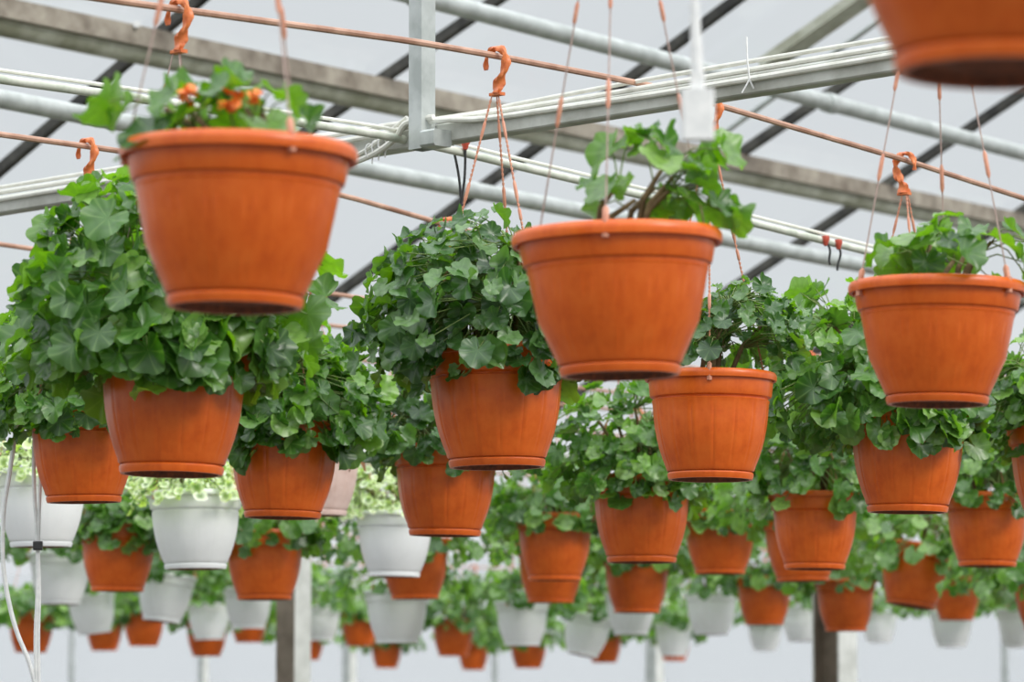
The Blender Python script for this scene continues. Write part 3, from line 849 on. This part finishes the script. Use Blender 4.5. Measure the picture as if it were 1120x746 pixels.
# other pipes along the roof
for p1, p2, h, r, mt, lab, e1, e2 in (
        ((480, 2), (1120, 168), 2.24, .030, GALV, 'upper galvanised roof pipe reaching the top right', 4, 6),
        ((0, 108), (610, 226), 1.72, .027, GALV, 'lower galvanised roof pipe crossing behind the post', 3, 8)):
    a, b = line_px(p1, p2, h, e1, e2); m = MB(); m.tube([a, b], r, 14)
    tag(m.obj('roof_pipe', mt), lab, 'pipe')
    for t in (.28, .46, .62):
        c = a.lerp(b, t); d = (b - a).normalized(); m = MB(); m.tube([c - d * .03, c + d * .03], r * 1.22, 14); m.obj('pipe_collar', GALV, bpy.data.objects[[o.name for o in COL.objects if o.name.startswith('roof_pipe')][-1]])
# broad pale rafter at the top right and a thin brace below it
a, b = on_roof(838, 72, -.10), on_roof(935, 4, -.10); d = (b - a).normalized()
m = MB(); m.prism(a, b + d * 1.5, [(-.06, -.02), (.06, -.02), (.06, .02), (-.06, .02)], up=RN)
struct(m.obj('rafter', OLIVE, smooth=False), 'broad pale rafter at the top right')
a, b = on_roof(776, 157, -.14), on_roof(849, 104, -.14); d = (b - a).normalized()
m = MB(); m.tube([a - d * .3, b + d * .6], .013, 8)
struct(m.obj('brace', GALV), 'thin grey green brace under the roof')
# gutter at the foot of the roof slope
ga = RP + VD * 3.0 - PD * 9; gb = RP + VD * 3.0 + PD * 14
m = MB(); m.prism(ga, gb, [(-.10, .06), (-.06, -.05), (.06, -.05), (.10, .06), (.09, .06), (.05, -.04), (-.05, -.04), (-.09, .06)])
struct(m.obj('gutter', GALV, smooth=False), 'metal gutter at the low edge of the glass roof')

# ------------------------------------------------------------------ posts
def post(x, yref, dep, w, lab, wide=False, mats=None):
    p = at_depth(x, yref, dep); m = MB()
    z1 = 1.6 + 1.30
    n1, n2 = U, Vector((-U.y, U.x, 0))
    a = Vector((p.x, p.y, 0)); b = Vector((p.x, p.y, z1))
    if not wide:
        vs = [a + n1 * s * w + n2 * t * w for s, t in ((-1, -1), (1, -1), (1, 1), (-1, 1))] + [b + n1 * s * w + n2 * t * w for s, t in ((-1, -1), (1, -1), (1, 1), (-1, 1))]
        m.add(vs, [(0, 1, 5, 4), (2, 3, 7, 6)], 1); m.add(vs, [(1, 2, 6, 5), (3, 0, 4, 7), (4, 5, 6, 7)], 0)
    else:                                       # open H section
        t = w * .14
        pr = [(-w, -w), (w, -w), (w, -w + t), (t / 2, -w + t), (t / 2, w - t), (w, w - t), (w, w), (-w, w), (-w, w - t), (-t / 2, w - t), (-t / 2, -w + t), (-w, -w + t)]
        vs = [a + n1 * x_ + n2 * y_ for x_, y_ in pr] + [b + n1 * x_ + n2 * y_ for x_, y_ in pr]; n = len(pr)
        for k in range(n):
            l = (k + 1) % n; m.add([vs[k], vs[l], vs[n + l], vs[n + k]], [(0, 1, 2, 3)], 0 if k in (2, 3, 4, 8, 9, 10) else 1)
        m.add(vs[n:], [tuple(range(n))], 0)
    struct(m.obj('post', mats or [POSTB, POSTW], smooth=False), lab)
    return p
p1 = post(321, 700, 16.2, .052, 'square post at the lower left, one side brown and one grey white')
p2 = post(913, 720, 16.6, .070, 'wide steel post at the lower right, pale with a brown groove', wide=True)
d = (p2 - p1); d.z = 0; d.normalize()
A = Vector((p1.x, p1.y, 1.6 + 1.13)) - d * 9; B = Vector((p2.x, p2.y, 1.6 + 1.13)) + d * 5
m = MB(); m.box(A, B, .05, .05); struct(m.obj('beam', BEAMM, smooth=False), 'second cross beam behind the foliage, on the two posts')
post(222, 740, 30, .03, 'thin pale post at the bottom left under a small orange pot', mats=[GALV, POSTW])
post(382, 740, 30, .04, 'thin pale post at the bottom below the wide white bowl', mats=[GALV, POSTW])
post(716, 740, 29, .05, 'thin pale post at the bottom right of centre', mats=[GALV, POSTW])

# ------------------------------------------------------------------ end wall, floor
wc = at_depth(560, 740, 33); wd = V
wa, wb = Vector((wc.x, wc.y, 0)) - wd * 16, Vector((wc.x, wc.y, 0)) + wd * 16
wn = Vector((wd.y, -wd.x, 0)); 
m = MB(); hh = 3.05
m.add([wa, wb, wb + Vector((0, 0, hh)), wa + Vector((0, 0, hh)), wa + wn * .01, wb + wn * .01, wb + wn * .01 + Vector((0, 0, hh)), wa + wn * .01 + Vector((0, 0, hh))],
      [(0, 1, 2, 3), (7, 6, 5, 4), (0, 4, 5, 1), (3, 2, 6, 7), (0, 3, 7, 4), (1, 5, 6, 2)])
struct(m.obj('wall_back', FILM, smooth=False), 'milky translucent end wall of the greenhouse')
for i, x in enumerate((-70, 78, 222, 382, 541, 719, 905, 1099, 1250)):
    r = ray(x, 740); n = Vector((-wd.y, wd.x, 0)); k = Vector((wc.x, wc.y, 0)).dot(n) / Vector((r.x, r.y, 0)).dot(n)
    c = Vector((r.x, r.y, 0)) * (k * .995); m = MB()
    c = Vector((r.x * k * .995, r.y * k * .995, 0))
    m.box(c, c + Vector((0, 0, hh)), .045, .045, up=wd); struct(m.obj('trim_%d' % (30 + i), GALV, smooth=False), 'grey upright of the end wall')
m = MB(); m.add([(-30, -12, -.1), (30, -12, -.1), (30, 60, -.1), (-30, 60, -.1), (-30, -12, 0), (30, -12, 0), (30, 60, 0), (-30, 60, 0)],
                [(4, 5, 6, 7), (3, 2, 1, 0), (0, 1, 5, 4), (1, 2, 6, 5), (2, 3, 7, 6), (3, 0, 4, 7)])
struct(m.obj('floor', CONC, smooth=False), 'concrete greenhouse floor')

# ------------------------------------------------------------------ white cords at the lower left and the white block
def cord(px, dep, r, lab, group='white cords at the lower left'):
    P = [at_depth(x, y, dep) for x, y in px]
    m = MB(); m.tube(smooth_pts(P), r, 8); tag(m.obj('white_cord', WCORD), lab, 'cord', group)
cord([(30, 300), (24, 420), (16, 480), (10, 520), (4, 560), (3, 610), (8, 650), (18, 690), (32, 725), (44, 770)], 7.9, .0048, 'white cord curving down at the lower left, left of the straight one')
cord([(40, 300), (39, 420), (37, 520), (41, 596), (41, 650), (39, 700), (40, 780)], 7.9, .0042, 'straight white cord at the lower left, through the black clip, left strand')
cord([(45, 300), (45, 420), (44, 520), (42, 596), (43, 650), (42, 700), (43, 780)], 7.9, .0036, 'straight white cord at the lower left, through the black clip, right strand')
c = at_depth(41.5, 597, 7.9 - .005)
m = MB(); m.box(c + Vector((-.009, 0, 0)), c + Vector((.009, 0, 0)), .018, .018)
m.tube([c + Vector((-.010, -.002, .004)), c + Vector((.010, -.002, .004))], .004, 6)
tag(m.obj('cord_clip', BLACKT), 'small black clip joining the two straight white cords', 'clip')

wp = at_depth(763, 124, 4.2)
root = empty('hanging_white_block', wp); tag(root, 'blurred white block on a pale cord above the bright terracotta pot', 'weight')
m = MB(); m.box(Vector((0, 0, -.030)), Vector((0, 0, .026)), .036, .022, up=Vector((0, 1, 0))); m.box(Vector((0, 0, .026)), Vector((0, 0, .045)), .016, .012, up=Vector((0, 1, 0))); m.obj('block', WCORD, root)
m = MB(); m.tube([(0, 0, .04), (-.004, 0, .16), (-.006, 0, .40)], [.007, .0045, .003], 8); m.obj('cord', WCORD, root)

# dry curled leaf on the pale pink pot
c = at_depth(390, 503, 9.6); m = MB()
for s in (-1, 1):
    vs = [c + Vector((s * .002 + .02 * s * t * .9, -.01 * math.sin(t * 3), -.03 * t + .016 * (1 if s > 0 else 1.6) * t * (1 - t))) for t in np.linspace(0, 1, 6)]
    vs2 = [v + Vector((.004 * math.sin(3 * i / 5) + .003, .004, .014 * math.sin(3.14 * i / 5))) for i, v in enumerate(vs)]
    m.add(vs + vs2, [(i, i + 1, 7 + i, 6 + i) for i in range(5)])
m.v = [tuple(Vector(v) - PINK.location) for v in m.v]
dl = m.obj('dry_leaf', DRY, PINK); dl['label'] = 'brown curled dry leaf'

# ------------------------------------------------------------------ light: bright overcast sky, brighter towards the zenith, soft veiled sun behind the viewer
w = bpy.data.worlds.new('World'); scn.world = w; w.use_nodes = True
nt = w.node_tree; bg = nt.nodes['Background']
tc = N(nt, 'ShaderNodeTexCoord'); sx = N(nt, 'ShaderNodeSeparateXYZ'); nt.links.new(tc.outputs['Generated'], sx.inputs[0])
mr = N(nt, 'ShaderNodeMapRange'); mr.interpolation_type = 'SMOOTHSTEP'
mr.inputs['From Min'].default_value = .20; mr.inputs['From Max'].default_value = .95
mr.inputs['To Min'].default_value = 1.0; mr.inputs['To Max'].default_value = 3.3
nt.links.new(sx.outputs[2], mr.inputs[0]); nt.links.new(mr.outputs[0], bg.inputs['Strength'])
bg.inputs['Color'].default_value = (.725, .76, .79, 1)
sl = bpy.data.lights.new('sun', 'SUN'); sl.energy = 1.5; sl.angle = math.radians(20); sl.color = (1, .96, .9)
so = bpy.data.objects.new('sun', sl); COL.objects.link(so)
so.rotation_euler = Vector((.95, -.62, .80)).to_track_quat('Z', 'Y').to_euler()
